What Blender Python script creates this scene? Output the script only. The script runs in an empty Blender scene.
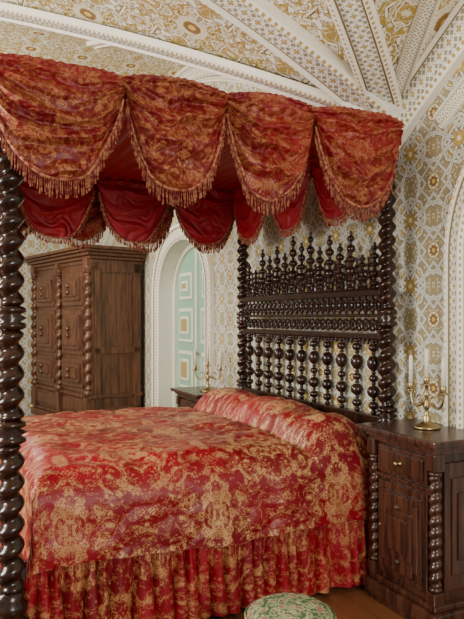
import bpy, bmesh, math, random
from mathutils import Vector, Matrix, noise
random.seed(7)
PI=math.pi
sc=bpy.context.scene

# ---------------------------------------------------------------- node helpers
class E:
    def __init__(s,nt,sock): s.nt=nt; s.s=sock
    def __add__(a,b): return mth(a.nt,'ADD',a,b)
    def __radd__(a,b): return mth(a.nt,'ADD',b,a)
    def __sub__(a,b): return mth(a.nt,'SUBTRACT',a,b)
    def __rsub__(a,b): return mth(a.nt,'SUBTRACT',b,a)
    def __mul__(a,b): return mth(a.nt,'MULTIPLY',a,b)
    def __rmul__(a,b): return mth(a.nt,'MULTIPLY',b,a)
    def __truediv__(a,b): return mth(a.nt,'DIVIDE',a,b)
def mth(nt,op,*args):
    n=nt.nodes.new('ShaderNodeMath'); n.operation=op
    for i,a in enumerate(args):
        if isinstance(a,E): nt.links.new(a.s,n.inputs[i])
        else: n.inputs[i].default_value=a
    return E(nt,n.outputs[0])
def ab(a): return mth(a.nt,'ABSOLUTE',a)
def fr(a): return mth(a.nt,'FRACT',a)
def mn(a,b): return mth(a.nt,'MINIMUM',a,b)
def mx(a,b): return mth(a.nt,'MAXIMUM',a,b)
def cosn(a): return mth(a.nt,'COSINE',a)
def sqr(a): return mth(a.nt,'SQRT',a)
def at2(a,b): return mth(a.nt,'ARCTAN2',a,b)
def ss(a,lo,hi):
    n=a.nt.nodes.new('ShaderNodeMapRange'); n.interpolation_type='SMOOTHSTEP'
    a.nt.links.new(a.s,n.inputs[0]); n.inputs[1].default_value=lo; n.inputs[2].default_value=hi
    return E(a.nt,n.outputs[0])
def below(a,t,w=.003): return 1-ss(a,t-w,t+w)
def mix(f,c1,c2):
    nt=f.nt; n=nt.nodes.new('ShaderNodeMix'); n.data_type='RGBA'
    nt.links.new(f.s,n.inputs[0])
    for i,c in ((6,c1),(7,c2)):
        if isinstance(c,E): nt.links.new(c.s,n.inputs[i])
        else: n.inputs[i].default_value=(c[0],c[1],c[2],1)
    return E(nt,n.outputs[2])
def comb(nt,x,y,z=0.0):
    n=nt.nodes.new('ShaderNodeCombineXYZ')
    for i,a in enumerate((x,y,z)):
        if isinstance(a,E): nt.links.new(a.s,n.inputs[i])
        else: n.inputs[i].default_value=a
    return E(nt,n.outputs[0])
def coords(nt,kind='Object'):
    t=nt.nodes.new('ShaderNodeTexCoord'); s=nt.nodes.new('ShaderNodeSeparateXYZ')
    nt.links.new(t.outputs[kind],s.inputs[0])
    return E(nt,s.outputs[0]),E(nt,s.outputs[1]),E(nt,s.outputs[2])
def noi(vec,scale,detail=2,dist=0.0,rough=.5):
    nt=vec.nt; n=nt.nodes.new('ShaderNodeTexNoise'); nt.links.new(vec.s,n.inputs['Vector'])
    n.inputs['Scale'].default_value=scale; n.inputs['Detail'].default_value=detail
    n.inputs['Distortion'].default_value=dist; n.inputs['Roughness'].default_value=rough
    return E(nt,n.outputs[0])
def voro(vec,scale,feature='F1'):
    nt=vec.nt; n=nt.nodes.new('ShaderNodeTexVoronoi'); n.feature=feature; nt.links.new(vec.s,n.inputs['Vector'])
    n.inputs['Scale'].default_value=scale
    return E(nt,n.outputs['Distance'])
def newmat(name):
    m=bpy.data.materials.new(name); m.use_nodes=True; nt=m.node_tree
    return m,nt,nt.nodes['Principled BSDF']
def setc(nt,b,col):
    if isinstance(col,E): nt.links.new(col.s,b.inputs['Base Color'])
    else: b.inputs['Base Color'].default_value=(*col,1)
def bump(nt,b,h,strength=.3,dist=.01):
    n=nt.nodes.new('ShaderNodeBump'); n.inputs['Strength'].default_value=strength; n.inputs['Distance'].default_value=dist
    nt.links.new(h.s,n.inputs['Height']); nt.links.new(n.outputs[0],b.inputs['Normal'])

def wood(name,c1,c2,rough=.33,sx=18,sz=2.0):
    m,nt,b=newmat(name); x,y,z=coords(nt)
    v=comb(nt,x*sx,y*sx,z*sz)
    n=noi(v,1.6,4,.6); n2=noi(comb(nt,x*60,y*60,z*6),1,2)
    setc(nt,b,mix(ss(n+n2*.25,.4,.85),c1,c2)); b.inputs['Roughness'].default_value=rough
    bump(nt,b,n2,.12,.004); return m
def plain(name,c,rough=.5,metal=0,var=.15,sc_=8):
    m,nt,b=newmat(name); x,y,z=coords(nt); n=noi(comb(nt,x,y,z),sc_,3)
    c2=tuple(k*(1-var) for k in c); setc(nt,b,mix(n,c,c2))
    b.inputs['Roughness'].default_value=rough; b.inputs['Metallic'].default_value=metal; return m

def damask(name,red,red2,gold,pu=.5,pv=.75,thr=.50,golda=1.0,rough=.42,k=1.0):
    m,nt,b=newmat(name); u,v,_=coords(nt,'UV')
    U=u/pu; V=v/pv
    a=ab(fr(U)-.5)*pu; c=ab(fr(V)-.5)*pv
    base=noi(comb(nt,a,c,1.7),12.0*k,2,1.6)
    fine=noi(comb(nt,a,c,7.3),38*k,2,1.2)
    fine2=noi(comb(nt,a,c,2.3),30*k,1.5,1.6)
    free=noi(comb(nt,u,v,11.3),13*k,2,1.2)
    og=cosn(U*2*PI)*cosn(V*2*PI)
    val=base*.74+free*.26+og*.035+(fine2-.5)*.22
    leaf=ss(val,thr-.008,thr+.008)
    vein=below(ab(fine-.5),.034,.012)
    leaf=leaf*(1-vein*.9)
    edge=below(ab(val-(thr-.040)),.007,.004)
    sprig=ss(fine,.60,.62)*(1-ss(val,thr-.05,thr-.03))
    weave=noi(comb(nt,u*300,v*300,0),1,1)
    patch=noi(comb(nt,u,v,3),1.6,2)
    r=mix(ss(patch,.35,.65),red,red2)
    f=mx(mx(leaf,edge*.7),sprig*.5)*golda*(.80+ss(patch,.3,.65)*.25)
    setc(nt,b,mix(mn(f,1.0),r,gold)); 
    b.inputs['Roughness'].default_value=rough
    nt.links.new((leaf*.10).s,b.inputs['Metallic'])
    b.inputs['Specular IOR Level'].default_value=.36
    bump(nt,b,leaf*.5+weave*.25,.25,.004)
    return m

# materials
DARK=wood('wood_dark',(.008,.003,.0018),(.032,.011,.006),.22)
WARD=wood('wood_wardrobe',(.045,.016,.007),(.14,.056,.024),.38)
NIGHT=wood('wood_nightstand',(.022,.0075,.0048),(.078,.029,.016),.26)
BRASS=plain('brass',(.42,.31,.15),.35,1)
WAX=plain('candle_wax',(.80,.76,.64),.45)
BEDM=damask('bed_damask',(.27,.0018,.013),(.17,.0012,.008),(.56,.31,.13),.70,.84,.526,.90,.44)
SKIRTM=damask('skirt_damask',(.29,.002,.013),(.17,.0012,.008),(.54,.28,.11),.6,.7,.546,.8,.48)
CANM=damask('canopy_damask',(.22,.002,.009),(.13,.0012,.006),(.44,.18,.065),.5,.6,.532,.75,.47,1.25)
LINM=plain('canopy_lining',(.36,.002,.015),.5,0,.3,3)
def fringem():
    m,nt,b=newmat('fringe'); x,y,z=coords(nt); n=noi(comb(nt,x,y,z),60,2)
    setc(nt,b,mix(ss(n,.38,.62),(.18,.006,.010),(.42,.17,.08))); b.inputs['Roughness'].default_value=.65; return m
FRM=fringem()

def wallmat(name,ax):
    m,nt,b=newmat(name); x,y,z=coords(nt)
    u=(x if ax=='x' else y); c=.37
    p=fr(u/c)-.5; q=fr(z/c+.1)-.5
    P=ab(p);Q=ab(q); a=mx(P,Q); d=mn(P,Q)
    l1=ab(a*.9239+d*.3827-.31); l2=ab(a-d*2.414-.0)*.38; l2=mx(l2,mx((.12-a)*1,0.0))
    l3=ab(a+d-.66)*.707; l4=ab(a-d*1.0-.17)*.707
    l6=ab(a*.7+d*.7-.20)
    l=mn(mn(l1,l3),mn(l4,mn(l6,l2)))
    strap=below(l,.020,.003); edge=below(l,.033,.003); core=below(l,.006,.002)
    vec=comb(nt,P*c,Q*c,0)
    vo=voro(vec,75); fil=noi(vec,55,2,1.5)
    gold=mix(ss(fil,.46,.54),(.38,.24,.045),(.78,.70,.44))
    zone=ss(a+d*.3,.33,.35)
    grey=mix(ss(vo,.28,.42),(.82,.76,.56),(.36,.30,.16))
    base=mix(zone,gold,grey)
    z2=below(a+d,.30); base=mix(z2,base,mix(ss(vo,.28,.4),(.80,.73,.52),(.42,.28,.055)))
    base=mix(edge,base,(.20,.165,.10))
    base=mix(strap,base,(.80,.80,.71))
    base=mix(core,base,(.42,.43,.37))
    cp=.5-P; cq=.5-Q; rr=sqr(cp*cp+cq*cq); th=at2(cq,cp)
    base=mix(below(rr,.125),base,(.22,.16,.07))
    base=mix(below(rr,.112),base,(.84,.77,.52)); base=mix(below(rr+cosn(th*8)*.015,.080),base,(.22,.10,.025)); base=mix(below(rr,.035),base,(.64,.44,.10))
    r0=sqr(P*P+Q*Q); t0=at2(Q,P)
    base=mix(below(r0+cosn(t0*8)*.012,.085),base,(.50,.33,.055)); base=mix(below(r0,.04),base,(.80,.75,.56))
    setc(nt,b,base); b.inputs['Roughness'].default_value=.5
    bump(nt,b,strap+ss(fil,.42,.6)*.4,.6,.008)
    return m
def ceilmat():
    m,nt,b=newmat('ceiling_arabesque'); x,y,z=coords(nt)
    c=.50; P=ab(fr(x/c)-.5)*c; Q=ab(fr(y/c+.3)-.5)*c
    vec=comb(nt,P,Q,0)
    n1=noi(vec,9,1.5,1.8); n2=noi(vec,22,2,1.2); n3=noi(vec,40,1,1)
    curl=below(ab(n1-.5),.030,.006); leaf=ss(n2,.485,.50)
    curl2=below(ab(n2-.455),.014,.006)
    base=mix(leaf,(.82,.77,.60),(.46,.31,.055))
    base=mix(below(ab(n3-.5),.025,.01)*.85,base,(.24,.17,.06))
    base=mix(curl2*.8,base,(.36,.25,.07))
    base=mix(curl,base,(.88,.84,.72))
    base=mix(below(ab(ab(n1-.5)-.036),.008,.003),base,(.17,.11,.03))
    r=sqr(P*P+Q*Q); base=mix(below(r,.05),base,(.26,.14,.03)); base=mix(below(r,.022),base,(.7,.5,.15)); base=mix(below(ab(r-.065),.008),base,(.76,.7,.5))
    setc(nt,b,base); b.inputs['Roughness'].default_value=.6
    bump(nt,b,leaf+curl,.4,.006); return m
def ribmat(name,s=1.0):
    m,nt,b=newmat(name); u,v,_=coords(nt,'UV')
    c=.075; P=ab(fr(u/c)-.5); Q=ab(fr((v-.5)*2.3+.5)-.5)
    l=mn(ab(P-Q),ab(P+Q-.5)); l2=ab(sqr(P*P+Q*Q)-.28)
    lace=mx(below(l,.07,.02),below(l2,.06,.02))
    inner=below(ab(v-.5),.28,.004)
    base=mix(lace,(.32,.30,.21),(.88,.84,.73))
    base=mix(below(sqr(P*P+Q*Q),.13,.02),base,(.54,.36,.08))
    base=mix(1-inner,base,(.88,.84,.73))
    base=mix(below(ab(ab(v-.5)-.30),.022,.004),base,(.22,.16,.06))
    base=mix(below(ab(ab(v-.5)-.42),.034,.004)*ss(cosn(u*2*PI/.035),-.2,.2),base,(.44,.30,.09))
    setc(nt,b,base); b.inputs['Roughness'].default_value=.6
    bump(nt,b,lace*inner,.5,.006); return m
WALLX=wallmat('wall_stucco_x','x'); WALLY=wallmat('wall_stucco_y','y'); CEIL=ceilmat(); RIB=ribmat('rib_stucco')
STONE=plain('white_stucco',(.72,.70,.60),.6,0,.15,6)
GREEN=plain('door_green',(.27,.47,.34),.4,0,.10,5)
CREAM=plain('door_cream',(.76,.74,.60),.4,0,.08,5)
NICHE=plain('niche_blue_grey',(.40,.46,.46),.6,0,.15,6)
def floormat():
    m,nt,b=newmat('floor_planks'); x,y,z=coords(nt)
    pl=mth(nt,'FLOOR',y/.11); w=fr(y/.11)
    n=noi(comb(nt,x*2,y*30,pl*3.3),2.2,3,.4); k=fr(mth(nt,'SINE',pl*12.9)*43.7)
    col=mix(n,(.11,.038,.014),(.25,.095,.036)); col=mix(k*.4,col,(.08,.03,.012))
    col=mix(below(w,.03,.01),col,(.03,.012,.006)); setc(nt,b,col); b.inputs['Roughness'].default_value=.28; return m
FLOORM=floormat()
def stoolmat():
    m,nt,b=newmat('stool_fabric'); x,y,z=coords(nt); v=comb(nt,x,y,z)
    a=voro(v,26); n=noi(v,44,2,1)
    col=mix(ss(n,.47,.53),(.045,.085,.030),(.22,.24,.12)); col=mix(below(a,.28,.04),col,(.34,.10,.11)); col=mix(below(ab(a-.42),.04,.02),col,(.36,.35,.21))
    setc(nt,b,col); b.inputs['Roughness'].default_value=.85; bump(nt,b,n,.3,.004); return m
STOOLM=stoolmat()

# ---------------------------------------------------------------- mesh builder
class MB:
    def __init__(s): s.v=[];s.f=[];s.uv=[];s.mi=[];s.sm=[];s.M=Matrix()
    def add(s,vs,fs,uvs=None,mi=0,sm=True):
        o=len(s.v)
        s.v+=[s.M@Vector(p) for p in vs]
        s.uv+= uvs if uvs else [(p[0]+p[1],p[2]) for p in vs]
        for f in fs: s.f.append(tuple(i+o for i in f)); s.mi.append(mi); s.sm.append(sm)
    def grid(s,P,UV=None,mi=0,sm=True,closed=False):
        n=len(P); k=len(P[0]); vs=[p for r in P for p in r]; uv=[q for r in UV for q in r] if UV else None
        fs=[]
        for i in range(n-1):
            for j in range(k if closed else k-1):
                j2=(j+1)%k; fs.append((i*k+j,i*k+j2,(i+1)*k+j2,(i+1)*k+j))
        s.add(vs,fs,uv,mi,sm)
    def box(s,x0,x1,y0,y1,z0,z1,bev=.004,mi=0):
        bm=bmesh.new(); bmesh.ops.create_cube(bm,size=1)
        for v in bm.verts: v.co=Vector(((x0+x1)/2+v.co.x*(x1-x0),(y0+y1)/2+v.co.y*(y1-y0),(z0+z1)/2+v.co.z*(z1-z0)))
        if bev>0: bmesh.ops.bevel(bm,geom=bm.edges[:],offset=min(bev,.3*min(x1-x0,y1-y0,z1-z0)),segments=2,affect='EDGES',profile=.6)
        bm.verts.index_update()
        s.add([tuple(v.co) for v in bm.verts],[tuple(v.index for v in f.verts) for f in bm.faces],None,mi,False); bm.free()
    def lathe(s,prof,cx=0,cy=0,z0=0,n=14,mi=0,fn=None):
        P=[]
        for (z,r) in prof:
            row=[]
            for j in range(n):
                t=2*PI*j/n; rr=r if fn is None else r*fn(z,t)
                row.append((cx+rr*math.cos(t),cy+rr*math.sin(t),z0+z))
            P.append(row)
        s.grid(P,None,mi,True,True)
        k=len(s.v)
        s.f.append(tuple(range(k-n,k))); s.mi.append(mi); s.sm.append(True)
        s.f.append(tuple(range(k-n*len(prof),k-n*len(prof)+n))[::-1]); s.mi.append(mi); s.sm.append(True)
    def tube(s,path,r,n=8,mi=0,rf=None):
        P=[];L=len(path)
        for i,p in enumerate(path):
            p=Vector(p); t=(Vector(path[min(i+1,L-1)])-Vector(path[max(i-1,0)])).normalized()
            up=Vector((0,0,1)) if abs(t.z)<.95 else Vector((1,0,0))
            b=t.cross(up).normalized(); c=b.cross(t)
            rr=r*(rf(i/(L-1)) if rf else 1)
            P.append([tuple(p+b*rr*math.cos(2*PI*j/n)+c*rr*math.sin(2*PI*j/n)) for j in range(n)])
        s.grid(P,None,mi,True,True)
    def obj(s,name,mats,parent=None,loc=None):
        me=bpy.data.meshes.new(name); me.from_pydata([tuple(v) for v in s.v],[],s.f); 
        uvl=me.uv_layers.new(name='UVMap')
        lu=[0.0]*(2*len(me.loops)); vi=[0]*len(me.loops); me.loops.foreach_get('vertex_index',vi)
        for i,q in enumerate(vi): lu[2*i]=s.uv[q][0]; lu[2*i+1]=s.uv[q][1]
        uvl.data.foreach_set('uv',lu)
        me.polygons.foreach_set('material_index',s.mi); me.polygons.foreach_set('use_smooth',s.sm)
        for m in mats: me.materials.append(m)
        bm=bmesh.new(); bm.from_mesh(me); bmesh.ops.recalc_face_normals(bm,faces=bm.faces[:]); bm.to_mesh(me); bm.free()
        me.update(); ob=bpy.data.objects.new(name,me); sc.collection.objects.link(ob)
        if parent: ob.parent=parent
        if loc: ob.location=loc
        return ob
def empty(name,loc=(0,0,0),rz=0):
    e=bpy.data.objects.new(name,None); e.location=loc; e.rotation_euler=(0,0,rz); e.empty_display_size=.2
    sc.collection.objects.link(e); return e

def chain(beads,L,rmin=.006,seg=7):
    tot=sum(b[0] for b in beads); z=0; prof=[(0,beads[0][1]*.7)]
    for (l,r) in beads:
        h=l/tot*L
        for k in range(1,seg):
            t=k/seg; prof.append((z+h*t,rmin+(r-rmin)*math.sin(PI*t)**.6))
        z+=h; prof.append((z,rmin))
    return prof
def twist(mb,x,y,z0,z1,R,pitch,starts=1,amp=.24,n=16,step=None):
    step=step or pitch/12; N=max(4,int((z1-z0)/step))
    prof=[(( z1-z0)*i/N,R*(1-amp)) for i in range(N+1)]
    mb.lathe(prof,x,y,z0,n,0,lambda z,t:1+amp/(1-amp)*(.5+.5*math.cos(2*PI*z/pitch*1.0-starts*t))**.75*min(1,z/.02+.2,(z1-z0-z)/.02+.2))

# ---------------------------------------------------------------- room shell
WY=.15; FX=-6.2; FY=-5.65; SP=2.62; SX=.74; RA=1.0; RB=1.45; XR=5.2
def para(d,half,R):
    q=max(0,min(1,d/half)); return SP+R*(1-(1-q)**1.7)
def A(y): return para(min(WY-y,y-FY),(WY-FY)/2,RA)
def B(x):
    if x<=SX: return para(min(SX-x,x-FX),(SX-FX)/2,RB)
    return para(min(x-SX,SX+6.94-x),3.47,RB)
mb=MB(); mb.grid([[(x,y,0) for y in (FY,WY+.6)] for x in (FX-.3,XR)]); mb.obj('floor',[FLOORM])
xs=[FX+(XR-FX)*i/150 for i in range(151)]+[SX]; xs.sort()
ys=[WY-(WY-FY)*i/110 for i in range(111)]
mb=MB(); mb.grid([[(x,y,max(A(y),B(x))) for y in ys] for x in xs]); mb.obj('ceiling',[CEIL])

DOOR=(-2.72,.72,1.72,.56); NIC=(2.14,.80,1.75,.72)
def otop(o,x):
    q=abs(x-o[0])/o[1]
    return o[2]+o[3]*math.sqrt(max(0,1-q**2.1)) if q<1 else 0
mb=MB()
X=[FX+(XR-FX)*i/400 for i in range(401)]
for o in (DOOR,NIC): X+=[o[0]-o[1]+1e-5,o[0]+o[1]-1e-5,o[0]-o[1]-1e-5,o[0]+o[1]+1e-5]
X.sort()
for i in range(len(X)-1):
    a,b=X[i],X[i+1]; za=max(otop(DOOR,a),otop(NIC,a)); zb=max(otop(DOOR,b),otop(NIC,b))
    if (za==0)!=(zb==0): continue
    mb.add([(a,WY,za),(b,WY,zb),(b,WY,B(b)+.03),(a,WY,B(a)+.03)],[(0,1,2,3)],None,0,False)
mb.obj('wall_back',[WALLX])
mb=MB()
for i in range(len(ys)-1):
    a,b=ys[i],ys[i+1]; mb.add([(FX,a,0),(FX,b,0),(FX,b,A(b)+.03),(FX,a,A(a)+.03)],[(0,1,2,3)],None,0,False)
mb.obj('wall_left',[WALLY])

def archpath(o,ext=0,n=40):
    xc,hw,sz,ri=o; hw+=ext; ri+=ext
    pts=[(xc-hw,sz*k/12) for k in range(12)]
    for i in range(n+1):
        t=PI-PI*i/n; c=math.cos(t); s_=math.sin(t)
        pts.append((xc+hw*math.copysign(abs(c)**(2/2.1),c),sz+ri*abs(s_)**(2/2.1)))
    pts+=[(xc+hw,sz*(11-k)/12) for k in range(12)]
    return pts
def niche(o,depth,tw,name,idx):
    mb=MB(); a0=archpath(o)
    mb.grid([[(x,WY-.02,z),(x,WY+depth,z)] for x,z in a0],None,0,False)
    exts=[(0,.02),(.02,.045),(tw*.15,.045),(tw*.2,.03),(tw*.8,.03),(tw*.85,.05),(tw,.05),(tw,0)]
    L=[archpath(o,e) for e,_ in exts]
    P=[];UV=[];S=0
    for k in range(len(a0)):
        if k: S+=math.hypot(a0[k][0]-a0[k-1][0],a0[k][1]-a0[k-1][1])
        P.append([(L[j][k][0],WY-exts[j][1],L[j][k][1]) for j in range(len(exts))])
        UV.append([(S,exts[j][0]/tw) for j in range(len(exts))])
    mb.grid(P,UV,1,False)
    return mb.obj(name,[STONE,RIB])
niche(DOOR,.19,.17,'trim_1',0)
niche(NIC,.22,.10,'trim_2',0)
mb=MB(); a0=archpath(NIC)
mb.grid([[(x,WY+.22,z),(NIC[0],WY+.22,z*.98)] for x,z in a0],None,0,False)
for r in range(2):
    for k in range(2):
        x0=NIC[0]-.68+k*.70; z0=.2+r*1.0
        mb.box(x0,x0+.62,WY+.19,WY+.215,z0,z0+.88,.01,1); mb.box(x0+.06,x0+.56,WY+.175,WY+.2,z0+.06,z0+.82,.01,0)
mb.obj('door_2',[NICHE,STONE])
# green door
mb=MB(); a0=archpath(DOOR); yb=WY+.19
P=[[(x,yb,z),(DOOR[0],yb,z*.985)] for x,z in a0]; mb.grid(P,None,0,False)
a1=archpath(DOOR,-.05)
mb.grid([[(a0[k][0],yb-.03,a0[k][1]),(a1[k][0],yb-.03,a1[k][1]),(a1[k][0],yb,a1[k][1])] for k in range(len(a0))],None,1,False)
mb.box(DOOR[0]-.02,DOOR[0]+.02,yb-.03,yb,.0,2.2,.005,1)
for sgn in (-1,1):
    xc=DOOR[0]+sgn*.34
    for z0,z1 in ((.10,.56),(.66,1.08),(1.18,1.56),(1.66,1.96)):
        w=.22 if z1<1.9 else .19
        mb.box(xc-w-.0,xc+w+.0,yb-.018,yb,z0,z1,.006,1)
        mb.box(xc-w+.035,xc+w-.035,yb-.024,yb,z0+.035,z1-.035,.006,0)
        mb.box(xc-w+.10,xc+w-.10,yb-.034,yb,z0+.09,z1-.09,.008,1)
        mb.box(xc-w+.13,xc+w-.13,yb-.040,yb,z0+.12,z1-.12,.008,3)
mb.lathe([(0,.012),(.02,.024),(.04,.01)],DOOR[0]+.07,yb-.05,1.05,10,2)
mb.obj('door_1',[GREEN,CREAM,BRASS,plain('panel_gilt',(.42,.30,.10),.5)])

# ribs
def rib(mb,path,nrm,bin_,w,h):
    P=[];UV=[];L=0
    prof=[(-.5,0),(-.5,.55),(-.40,.75),(-.36,.75),(-.33,.5),(.33,.5),(.36,.75),(.40,.75),(.5,.55),(.5,0)]
    for i,p in enumerate(path):
        p=Vector(p); 
        if i: L+=(p-Vector(path[i-1])).length
        n=nrm(i); b=bin_(i)
        P.append([tuple(p+b*a*w+n*c*h) for a,c in prof]); UV.append([(L*.22/w,a+.5) for a,c in prof])
    mb.grid(P,UV,0,False)
def pathribs(path,w,h,down=True,flat_axis=None):
    mb=MB(); 
    def T(i): return (Vector(path[min(i+1,len(path)-1)])-Vector(path[max(i-1,0)])).normalized()
    if flat_axis:
        fa=Vector(flat_axis)
        rib(mb,path,lambda i:fa,lambda i:fa.cross(T(i)).normalized(),w,h)
    else:
        def bn(i): return T(i).cross(Vector((0,0,1))).normalized()
        def nr(i):
            n=bn(i).cross(T(i)).normalized()
            return n if n.z<0 else -n
        rib(mb,path,nr,bn,w,h)
    return mb
k=[2]
def trim(mb):
    k[0]+=1; mb.obj('trim_%d'%k[0],[RIB])
def frange(a,b,n): return [a+(b-a)*i/n for i in range(n+1)]
trim(pathribs([(x,WY,B(x)-.12) for x in frange(SX-.02,FX+.05,60)],.24,.09,flat_axis=(0,-1,0)))
trim(pathribs([(x,WY,B(x)-.12) for x in frange(SX+.02,XR,50)],.24,.09,flat_axis=(0,-1,0)))
trim(pathribs([(x,WY,B(x)-.42) for x in frange(SX-.42,FX+.45,60)],.10,.04,flat_axis=(0,-1,0)))
trim(pathribs([(x,WY,B(x)-.42) for x in frange(SX+.42,XR,50)],.10,.04,flat_axis=(0,-1,0)))
trim(pathribs([(SX,y,A(y)+.0) for y in frange(WY-.02,FY+.05,60)],.26,.10))
trim(pathribs([(FX,y,A(y)-.12) for y in frange(WY-.02,FY+.05,60)],.24,.09,flat_axis=(1,0,0)))
def groin(sign,dirx):
    pts=[]
    for i in range(61):
        y=(WY-.02)+((WY+FY)/2-WY+.02)*i/60
        za=A(y)
        q=1-(1-(za-SP)/RB)**(1/1.7) if za-SP<RB else 1
        x=SX+dirx*q*3.47; pts.append((x,y,za))
    return pts
for d in (-1,1): 
    trim(pathribs(groin(1,d),.20,.07))
for d in (-1,1):
    pts=[]
    for i in range(41):
        t=i/40; x=SX+d*t*3.0; y=WY-.02-t*1.05
        pts.append((x,y,max(A(y),B(x))))
    trim(pathribs(pts,.10,.05))
mb=MB(); mb.lathe([(0,.01),(.06,.05),(.10,.05),(.13,.09),(.2,.12),(.24,.12),(.28,.17),(.34,.17)],SX,WY,2.34,20); mb.obj('trim_20',[STONE])

# ---------------------------------------------------------------- bed frame
bed=empty('four_poster_bed')
def bedpost(name,x,y,R,pitch,base,top=2.5):
    mb=MB()
    mb.lathe([(0,R*1.1),(.02,R*1.35),(.06,R*1.35),(.08,R*1.0),(.10,R*1.3),(.14,R*1.5),(.18,R*1.3),(.20,R*.9),(.22,R*1.2),(.25,R*1.25),(.27,R*.9),(.30,R*1.1)],x,y,0,20)
    segs=[(.30,base),(base+.10,1.40),(1.50,2.36)]
    for i,(a,b) in enumerate(segs):
        twist(mb,x,y,a,b,R,pitch,1,.42,20)
        if i<2:
            mb.lathe([(0,R*.8),(.01,R*1.1),(.025,R*1.1),(.035,R*.7),(.05,R*1.18),(.065,R*.7),(.075,R*1.1),(.09,R*1.1),(.10,R*.8)],x,y,b,18)
    mb.lathe([(0,R*.8),(.02,R*1.2),(.04,R*1.2),(.06,R*.8),(.10,R*.8),(.14,R*.8)],x,y,2.36,18)
    mb.obj(name,[DARK],bed)
bedpost('post_1',.94,-1.99,.059,.088,.92); bedpost('post_2',-.94,-1.99,.059,.088,.92)
bedpost('post_3',.91,0,.050,.074,.86); bedpost('post_4',-.91,0,.050,.074,.86)
mb=MB()
for x in (-.86,.86): mb.box(x-.025,x+.025,-1.95,-.03,.24,.40)
for y in (-1.90,-.03): mb.box(-.86,.86,y-.025,y+.025,.24,.40)
mb.box(-.84,.84,-1.88,-.06,.30,.36)
mb.obj('bed_frame',[DARK],bed)
mb=MB(); mb.box(-.84,.84,-1.86,-.06,.36,.74,.06); mb.obj('mattress',[plain('linen',(.75,.72,.65),.8)],bed)
# headboard
mb=MB()
mb.box(-.88,.88,-.025,.025,.80,.90,.008)
mb.box(-.88,.88,-.022,.022,1.33,1.365,.006)
mb.box(-.88,.88,-.018,.018,1.455,1.475,.005)
mb.box(-.88,.88,-.026,.026,1.575,1.615,.008)
low=chain([(.5,.018),(1,.030),(.35,.013),(1.5,.038),(.35,.014),(.9,.026),(.35,.014),(1.9,.038),(.35,.014),(1,.030),(.5,.018)],.43,.008)
N=11
for i in range(N):
    x=-.79+1.58*i/(N-1); mb.lathe(low,x,0,.90,14)
def ring(mb,x,z,r,rt,n=14,m=6,sy=1):
    P=[]
    for i in range(n+1):
        t=2*PI*i/n; P.append([(x+(r+rt*math.cos(q))*math.cos(t),rt*math.sin(q)*1.4,z+(r+rt*math.cos(q))*math.sin(t)) for q in [2*PI*j/m for j in range(m)]])
    mb.grid(P,None,0,True,True)
nr_=27
for i in range(nr_):
    x=-.845+1.69*i/(nr_-1)
    ring(mb,x,1.41,.031,.008); mb.lathe(chain([(1,.008),(1,.014),(1,.008)],.03,.004,5),x,0,1.395,8)
    ring(mb,x,1.525,.034,.008); mb.lathe(chain([(1,.010),(2,.014),(1,.010)],.10,.006,5),x,0,1.475,8)
for i in range(44):
    x=-.86+1.72*i/43
    mb.lathe(chain([(.6,.008),(1,.014)],.035,.004,5),x,0,1.298,8)
# pierced cresting: interlaced scroll rings and small pinnacles between the tall finials
NF=15
for i in range(NF-1):
    x=-.80+1.6*(i+.5)/(NF-1)
    ring(mb,x,1.650,.034,.008)
    ring(mb,x,1.700,.018,.006,10)
    mb.lathe(chain([(1,.010),(1,.016),(.5,.007),(1,.010)],.09,.003,6),x,0,1.715,8)
for i in range(NF):
    x=-.80+1.6*i/(NF-1); q=abs(x)/.8
    h=.36 if i%2==0 else .30
    if q>.8: h-=.09
    if q<.15: h+=.05
    mb.lathe(chain([(.5,.022),(.9,.032),(.3,.013),(1.4,.037),(.3,.013),(.9,.031),(.3,.011),(1.1,.027),(.3,.009),(.8,.020),(.5,.010)],h,.006,7),x,0,1.612,12)
mb.obj('headboard',[DARK],bed)

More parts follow.
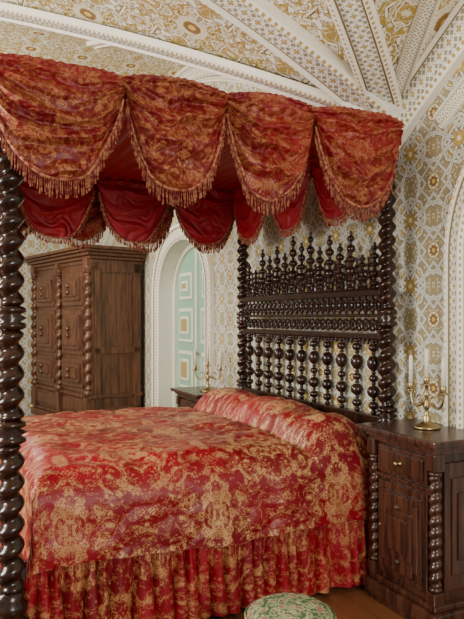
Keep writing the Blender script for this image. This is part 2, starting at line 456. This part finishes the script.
# ---------------------------------------------------------------- bedspread
def bend(s,W,r):
    t=abs(s); sg=1 if s>=0 else -1
    if t<W-r: return sg*t,0
    t-=W-r
    if t<r*PI/2: q=t/r; return sg*(W-r+r*math.sin(q)),r*(1-math.cos(q))
    d=r+(t-r*PI/2); return sg*(W+.06*(d-r)),d
mb=MB(); P=[];UV=[]
TOP=.785; W=.92; r=.20; fl=W-r+r*PI/2+(TOP-.36-r)
rf=.14; ymax=-.09; ymin=-1.90
lenb=(ymax-ymin)-rf+rf*PI/2+(TOP-.36-rf)
na=260; nb=300
def ridge(v): return (1-abs(noise.noise(Vector(v)))*2.2)
for i in range(na+1):
    a=-fl+2*fl*i/na; row=[];uvr=[]
    for j in range(nb+1):
        b_=lenb*j/nb
        x,dx=bend(a,W,r)
        yy,dy=bend(b_,ymax-ymin,rf); y=ymax-yy
        drop=min(TOP-.355,(dx**4+dy**4)**.25)
        z=TOP-drop
        tops=1-min(1,drop/.3)
        edgef=(1-min(1,max(0,(abs(x)-.70)/.22))**2)
        yc=y+.27+.02*noise.noise(Vector((x*3,0,9)))
        hb=math.exp(-(abs(yc)/.18)**3.4)*.130*edgef-math.exp(-((y+.485)/.032)**2)*.045*edgef
        hb+=.016*noise.noise(Vector((x*9,y*2.5,4)))*math.exp(-((y+.40)/.14)**2)*edgef
        z+=hb*(1 if drop<.2 else max(0,1-(drop-.2)/.2))
        nz=noise.noise(Vector((a*2.3,b_*2.3,0)))*.022+noise.noise(Vector((a*6,b_*5,3)))*.012+abs(noise.noise(Vector((a*4+b_*3,b_*2-a*2,8))))*.028-abs(noise.noise(Vector((a*7-b_*2,b_*4+a*3,18))))*.014
        nz+=.007*max(0,ridge((a*5+b_*2,b_*1.5,31)))**3
        z+=nz*(.25+.75*tops)
        if drop>.05:
            k_=min(1,(drop-.05)/.3)
            wv=(math.sin(b_*15+3*noise.noise(Vector((b_*2,0,5))))*.008+noise.noise(Vector((b_*6,a*2.5,2)))*.026-abs(noise.noise(Vector((b_*3+a*4,a*5-b_*2,6))))*.034+abs(noise.noise(Vector((b_*7-a*3,a*6+b_*2,16))))*.016+.010*max(0,ridge((b_*3+a*5,a*3-b_,41)))**3)*k_
            if dx>=dy: x+=math.copysign(wv+.010*k_,x)
            else: y-=(math.sin(a*17)*.01)*k_
            z+=.010*math.sin(b_*5.2)*k_*(1 if dx>=dy else 0)
        row.append((x,y,z)); uvr.append((b_+.1,a+.15))
    P.append(row);UV.append(uvr)
mb.grid(P,UV)
mb.obj('bedspread',[BEDM],bed)

# ruffled bed skirt
mb=MB(); P=[];UV=[]
path=[]; 
n1=1000
for i in range(n1+1): path.append((.925,-.10-1.78*i/n1,1,0))
for i in range(n1+1): path.append((.90-1.80*i/n1,-1.905,0,-1))
for i in range(300): path.append((-.925,-1.88+1.78*i/300,-1,0))
L=0;prev=None
for (x,y,nx,ny) in path:
    if prev: L+=math.hypot(x-prev[0],y-prev[1])
    prev=(x,y); row=[];uvr=[]
    ph=L*2*PI/.076+7.0*noise.noise(Vector((L*3.0,0,0)))+4*noise.noise(Vector((L*8,2,0)))
    am=.80+1.3*abs(noise.noise(Vector((L*5,7,0))))+.45*noise.noise(Vector((L*13,3,0)))
    for k_ in range(21):
        t=k_/20
        fine_=math.sin(ph*2.3+1)*.006*(1-t)
        amp=(.008+.030*t)*am
        sw=1.2*noise.noise(Vector((L*4,t*1.8,1)))*t
        off=amp*math.sin(ph+sw)+fine_+.012*t+.012*t*noise.noise(Vector((L*10,t*3,4)))
        sh=.020*math.cos(ph+sw)*t*am
        z=.385-.362*t+ (0.005*math.sin(ph) if k_==20 else 0)
        row.append((x+nx*off+abs(ny)*sh,y+ny*off+abs(nx)*sh,z)); uvr.append((L*1.7,z))
    P.append(row);UV.append(uvr)
mb.grid(P,UV); mb.obj('bed_skirt',[SKIRTM],bed)

# ---------------------------------------------------------------- canopy
can=empty('canopy'); can.parent=bed
def swag(mb,fm,p0,p1,out,ztop,drop,dend,bulge,seed,folds=5,fr_len=.075,ns=80,nt_=80,puff=.035,uvs=1.0,famp=.060):
    p0=Vector(p0);p1=Vector(p1);o=Vector(out); W_=(p1-p0).length; d=(p1-p0)/W_
    P=[];UV=[];hem=[]
    for i in range(ns+1):
        u_=-1+2*i/ns; s=math.copysign(1-(1-abs(u_))**1.2,u_)
        w=max(0,1-abs(s)**2.35)**.92
        col=[];uc=[]
        for j in range(nt_+1):
            t=j/nt_
            dr=(dend*(1-w)+drop*w)*t**(1.0+.25*w)
            nz=noise.noise(Vector((s*1.3+seed*7.1,t*2.4,seed)))
            nz2=noise.noise(Vector((s*3+seed*3.3,t*5,seed*2)))
            ph=2*PI*(folds*t**.85+.55*nz+.15*nz2+seed*.37+.30*s*math.sin(seed*5))
            env=(.45+.55*w)*min(1,t*7)*(.75+.6*nz)
            rdg=(1-abs(math.cos(ph*.5)))**.8-.5
            fold=rdg*famp*env+.3*famp*env*(abs(math.sin(ph*1.1+4*nz2+2*s))-.5)
            bl=bulge*(math.sin(PI*min(1,t*.86+.12))**.8)*(.25+.75*w)
            skew=.03*noise.noise(Vector((s*2,t*3,seed*3+1)))
            pull=-.030*math.copysign(abs(s)**3,s)*t
            gather=.006*math.sin(s*42+seed)*max(0,1-t*5)
            q=p0+d*(W_*(s+1)/2+skew*w+pull)+o*(.012+bl+fold+gather)
            z=ztop+puff*(max(0,1-s*s)**.5)*(1-t)-dr+.014*nz*w-.25*fold*w
            col.append((q.x,q.y,z)); uc.append(((s*W_*.62)*uvs+seed*.31,(dr+t*.25)*uvs+seed*.17))
        P.append(col);UV.append(uc);hem.append(col[-1])
    mb.grid(P,UV)
    mb2=fm
    mb2.tube([(h[0]+o.x*.006,h[1]+o.y*.006,h[2]) for h in hem],.008,6)
    cum=[0]
    for i in range(1,len(hem)): cum.append(cum[-1]+(Vector(hem[i])-Vector(hem[i-1])).length)
    tot=cum[-1]; n=int(tot/.0095); i=0
    for k_ in range(n):
        L_=tot*(k_+.5)/n
        while i<len(hem)-2 and cum[i+1]<L_: i+=1
        f=(L_-cum[i])/max(1e-6,cum[i+1]-cum[i]); h=Vector(hem[i]).lerp(Vector(hem[i+1]),f)
        l=fr_len*random.uniform(.85,1.1); jx=random.uniform(-.006,.006)
        c0=h; c1=h+Vector((0,0,-l*.55))+d*jx*.5; c2=h+Vector((0,0,-l))+d*jx+o*random.uniform(-.004,.008)
        vs=[];
        for c,rr in ((c0,.0030),(c1,.0036),(c2,.0050)):
            for a in range(3):
                t=2*PI*a/3; q=c+d*math.cos(t)*rr+o*math.sin(t)*rr; vs.append(tuple(q))
        fs=[(a,(a+1)%3,3+(a+1)%3,3+a) for a in range(3)]+[(3+a,3+(a+1)%3,6+(a+1)%3,6+a) for a in range(3)]+[(6,7,8)]
        mb2.add(vs,fs)
ZT=2.50
mo=MB(); fm=MB(); mi_=MB()
yb_=[-2.085,-1.515,-1.03,-.54,.0]
for i in range(4):
    swag(mo,fm,(.985+.014*(i%2),yb_[i]-.02,0),(.985+.014*(i%2),yb_[i+1]+.02,0),(1,0,0),ZT,(.465,.47,.475,.47)[i],.085,.07,1.3+i)
    swag(mo,fm,(-.985,yb_[i+1]+.02,0),(-.985,yb_[i]-.02,0),(-1,0,0),ZT,.465,.085,.07,5.3+i)
for i in range(4):
    x0=-.99+.495*i
    swag(mo,fm,(x0-.02,-2.10,0),(x0+.515,-2.10,0),(0,-1,0),ZT,.465,.085,.07,9.2+i)
mo.obj('outer_swags',[CANM],can)
ys_=[-.03,-.61,-1.19,-1.77,-2.03]
for i in range(4):
    swag(mi_,fm,(-.93,ys_[i]+.01,0),(-.93,ys_[i+1]-.01,0),(1,0,0),2.47,.45 if i<3 else .3,.10,.03,21.2+i,4,.045,puff=0,famp=.035)
for i in range(3):
    x0=-.87+.58*i
    swag(mi_,fm,(x0-.01,-.09,0),(x0+.59,-.09,0),(0,-1,0),2.47,.43,.10,.03,31.7+i,4,.045,puff=0,famp=.035)
mi_.obj('inner_swags',[LINM],can)
fm.obj('fringe',[FRM],can)
mb=MB()
P=[[(x,-2.05+2.10*j/160,2.475+.008*math.sin(j*.9)-.03*math.sin(PI*i/20)*math.sin(PI*j/160)) for j in range(161)] for i,x in enumerate([-.97+1.94*i/20 for i in range(21)])]
mb.grid(P)
for (x0,y0,x1,y1) in ((-.965,-2.05,-.965,.05),(.965,.05,.965,-2.05),(.965,-2.055,-.965,-2.055),(-.965,.055,.965,.055)):
    rows=[]
    for i in range(121):
        t=i/120; x=x0+(x1-x0)*t; y=y0+(y1-y0)*t; o_=.006*math.sin(i*1.1)
        rows.append([(x+(o_ if x0==x1 else 0),y+(o_ if y0==y1 else 0),z) for z in (2.49,2.44,2.40)])
    mb.grid(rows)
mb.obj('lining',[LINM],can)
mb=MB()
for x in (-.95,.95): mb.box(x-.02,x+.02,-2.04,.04,2.47,2.50)
for y in (-2.03,.03): mb.box(-.95,.95,y-.02,y+.02,2.47,2.50)
mb.obj('tester_frame',[DARK],can)

# ---------------------------------------------------------------- nightstands
def nightstand(name,loc,W_,D,H):
    e=empty(name,loc)
    mb=MB()
    mb.box(.0,W_,.0,D,.03,.10,.012); mb.box(.015,W_-.015,.015,D,.0,.04,.005)
    mb.box(.02,W_-.02,.02,D,.10,.13,.008)
    mb.box(.055,W_-.055,.045,D-.005,.12,H-.06,.004)
    mb.box(.02,W_-.02,.02,D,H-.075,H-.05,.006); mb.box(.005,W_-.005,.005,D,H-.052,H-.03,.008)
    mb.box(-.03,W_+.03,-.03,D,H-.03,H,.009)
    dz0=H-.225; dz1=H-.09
    mb.box(.085,W_-.085,.028,.05,dz0,dz1,.005); mb.box(.105,W_-.105,.018,.035,dz0+.02,dz1-.02,.007)
    mb.box(.05,W_-.05,.03,.05,dz0-.03,dz0-.012,.005)
    z0=.16; z1=dz0-.045
    mb.box(.085,W_-.085,.030,.05,z0,z1,.005)
    mb.box(.115,W_-.115,.020,.035,z0+.035,z1-.035,.006)
    mb.box(.135,W_-.135,.012,.03,z0+.075,z1-.075,.006)
    mb.box(.165,W_-.165,.006,.03,z0+.045,z1-.045,.006)
    mb.box(.165,W_-.165,.000,.03,z0+.115,z1-.115,.008)
    mb.box(.195,W_-.195,-.008,.03,z0+.15,z1-.15,.008)
    for k_ in range(2):
        zz=(z0+.10,z1-.10)[k_]; mb.lathe([(0,.002),(.012,.018),(.024,.018),(.036,.002)],W_/2,.005,zz-.018,10)
    for sx in (0,1):
        xa=(.038 if sx==0 else W_-.060)
        mb.box(xa,xa+.022,.09,D-.03,.18,H-.12,.006)
        xb=(.030 if sx==0 else W_-.048); mb.box(xb,xb+.018,.13,D-.07,.25,H-.19,.006)
        xc=(.022 if sx==0 else W_-.040); mb.box(xc,xc+.018,.16,D-.10,.32,H-.26,.006)
    for cx in (.045,W_-.045):
        mb.box(cx-.03,cx+.03,.012,.072,.13,.19,.006); mb.box(cx-.03,cx+.03,.012,.072,H-.15,H-.07,.006)
        mb.lathe([(0,.022),(.008,.030),(.016,.030),(.024,.020)],cx,.042,.19,16)
        twist(mb,cx,.042,.21,H-.17,.031,.052,1,.38,16)
        mb.lathe([(0,.020),(.008,.030),(.016,.030),(.024,.022)],cx,.042,H-.174,16)
    mb.obj('cabinet',[NIGHT],e)
    mb=MB(); mb.M=Matrix.Translation((W_/2,.018,(dz0+dz1)/2))@Matrix.Rotation(PI/2,4,'X')
    mb.lathe([(0,.014),(.004,.014),(.008,.006),(.018,.010),(.026,.014),(.032,.010),(.034,.002)],0,0,0,12)
    mb.M=Matrix.Translation((.10,.03,(z0+z1)/2))@Matrix.Rotation(PI/2,4,'X'); mb.lathe([(0,.008),(.003,.008),(.004,.002)],0,0,0,10)
    mb.obj('knobs',[BRASS],e)
    return e
nightstand('nightstand',(1.005,-.23,0),.535,.37,.895)
nightstand('nightstand',(-1.90,-.23,0),.60,.37,.80)

def candelabra(loc,rz=0,s=1.0):
    e=empty('candelabra',loc,rz); e.scale=(s,s,s)
    mb=MB()
    mb.lathe([(0,.058),(.008,.060),(.014,.052),(.022,.030),(.035,.014),(.05,.020),(.06,.010),(.09,.009),(.10,.018),(.112,.010),(.14,.008),(.15,.016),(.16,.009),(.19,.008)],0,0,0,18)
    mb.lathe([(0,.008),(.004,.024),(.010,.022),(.012,.012),(.035,.014),(.04,.012)],0,0,.19,14)
    for sg in (-1,1):
        pts=[]
        for i in range(21):
            t=i/20; pts.append((sg*(.10*math.sin(t*PI/2)**1.0),0,.125-.045*math.sin(t*PI)+.035*t))
        mb.tube(pts,.006,8)
        pts=[(sg*(.045+.018*math.cos(a)),0,.128+.018*math.sin(a)) for a in [i/14*1.6*PI for i in range(15)]]; mb.tube(pts,.004,6)
        mb.lathe([(0,.008),(.004,.024),(.010,.022),(.012,.012),(.035,.014),(.04,.012)],sg*.10,0,.158,14)
    mb.obj('stand',[BRASS],e)
    mb=MB()
    for x,z in ((-.10,.195),(0,.228),(.10,.195)):
        mb.lathe([(0,.010),(.125,.0085),(.130,.004)],x,0,z,12)
        mb.lathe([(0,.001),(.008,.001)],x,0,z+.13,5)
    mb.obj('candles',[WAX],e)
candelabra((1.26,-.03,.895),.05,1.12)
candelabra((-1.50,-.06,.80),.9,1.15)

# ---------------------------------------------------------------- wardrobe
rz=math.atan2(.41,1.93)
wd=empty('wardrobe',(-5.70,-1.0,0),rz); WW=1.95; WD=.72; WH=2.30
mb=MB()
mb.box(.0,WW,.0,WD,.10,.20,.012); mb.box(.03,WW-.03,.03,WD,.20,.24,.01)
for x in (.10,WW/2,WW-.10):
    for y in (.09,WD-.09): mb.lathe([(0,.04),(.02,.06),(.06,.065),(.09,.05),(.11,.035)],x,y,0,16)
mb.box(.05,WW-.05,.05,WD-.01,.22,WH-.16,.004)
for x0,x1 in ((.17,WW/2-.09),(WW/2+.09,WW-.17)):
    mb.box(x0,x1,.03,.06,.27,.47,.008); mb.box(x0+.03,x1-.03,.015,.05,.30,.44,.01)
    mb.box(x0,x1,.03,.06,.55,WH-.24,.008)
    for z0,z1 in ((.60,.95),(1.0,1.55),(1.60,WH-.29)):
        mb.box(x0+.04,x1-.04,.005,.05,z0,z1,.014); mb.box(x0+.10,x1-.10,-.020,.05,z0+.06,z1-.06,.014)
        mb.box(x0+.16,x1-.16,-.042,.05,z0+.11,z1-.11,.014)
        for q in (-1,1): mb.lathe([(0,.004),(.015,.03),(.035,.035),(.055,.03),(.07,.004)],(x0+x1)/2+q*.0,-.045,(z0+z1)/2-.035+q*.04,12)
mb.box(.02,WW-.02,.02,WD,.49,.53,.008)
for cx in (.10,WW/2,WW-.10):
    mb.box(cx-.06,cx+.06,-.01,.10,.24,.50,.01)
    mb.lathe([(0,.05),(.02,.06),(.05,.06),(.08,.035)],cx,.03,.52,18)
    twist(mb,cx,.03,.59,WH-.32,.06,.13,1,.42,18)
    mb.lathe([(0,.035),(.03,.055),(.06,.055),(.08,.065),(.10,.065)],cx,.03,WH-.33,18)
    mb.box(cx-.06,cx+.06,-.02,.10,WH-.24,WH-.14,.01)
for xa,xb in ((WW-.052,WW-.030),(.030,.052)):
    mb.box(xa,xb,.09,.16,.25,WH-.18,.006); mb.box(xa,xb,WD-.12,WD-.03,.25,WH-.18,.006)
    mb.box(xa,xb,.09,WD-.03,.25,.38,.006); mb.box(xa,xb,.09,WD-.03,WH-.30,WH-.18,.006)
    mb.box(xa,xb,.09,WD-.03,1.02,1.10,.006)
for (o_,z0,z1) in ((.03,WH-.20,WH-.15),(.0,WH-.15,WH-.11),(-.04,WH-.11,WH-.07),(-.08,WH-.07,WH-.04),(-.12,WH-.04,WH)):
    mb.box(o_,WW-o_,o_,WD,z0,z1,.012)
mb.obj('cabinet',[WARD],wd)

# ---------------------------------------------------------------- footstool
st=empty('footstool',(1.74,-1.10,0)); st.scale=(.88,.88,.96)
mb=MB(); prof=[(0,.165),(.015,.182),(.05,.190),(.085,.186),(.105,.172),(.118,.15),(.128,.11),(.134,.06),(.136,.01)]
mb.lathe(prof,0,0,.285,48); mb.tube([(.186*math.cos(a),.186*math.sin(a),.375) for a in [2*PI*i/40 for i in range(41)]],.006,6)
mb.obj('cushion',[STOOLM],st)
mb=MB(); mb.lathe([(0,.15),(.01,.165),(.04,.165),(.05,.15)],0,0,.235,36)
for i in range(4):
    a=PI/4+i*PI/2; mb.lathe(chain([(1,.014),(.5,.022),(2,.024),(.5,.020),(1.5,.018),(.6,.024)],.24,.010),.12*math.cos(a),.12*math.sin(a),0,12)
mb.obj('legs',[DARK],st)

# ---------------------------------------------------------------- light
w=bpy.data.worlds.new('World'); sc.world=w; w.use_nodes=True
w.node_tree.nodes['Background'].inputs[0].default_value=(1,.94,.85,1); w.node_tree.nodes['Background'].inputs[1].default_value=.46
def area(name,loc,tgt,size,energy,col=(1,.94,.84)):
    l=bpy.data.lights.new(name,'AREA'); l.energy=energy; l.size=size; l.color=col; l.shape='SQUARE'
    o=bpy.data.objects.new(name,l); o.location=loc; o.rotation_euler=(Vector(tgt)-Vector(loc)).to_track_quat('-Z','Y').to_euler(); sc.collection.objects.link(o)
area('window_light',(.6,-5.3,2.3),(0,0,1.1),1.4,330)
area('side_area_light',(4.9,-1.2,2.0),(0,-.8,1.3),1.3,100)  # weaker unseen area lamp on the camera-right side, no window there
area('door_area_light',(-3.0,-3.0,2.9),(-3.2,-.2,1.5),.9,105)  # unseen area lamp aimed at the door and wardrobe, no fixture modelled
# ---------------------------------------------------------------- camera
cam=bpy.data.cameras.new('Camera'); co=bpy.data.objects.new('Camera',cam); sc.collection.objects.link(co)
co.location=(3.81,-2.30,1.45); co.rotation_euler=(PI/2,0,math.radians(65))
cam.sensor_fit='VERTICAL'; cam.sensor_height=36; cam.lens=650/619*36; cam.shift_y=.0137; cam.clip_start=.05
sc.camera=co
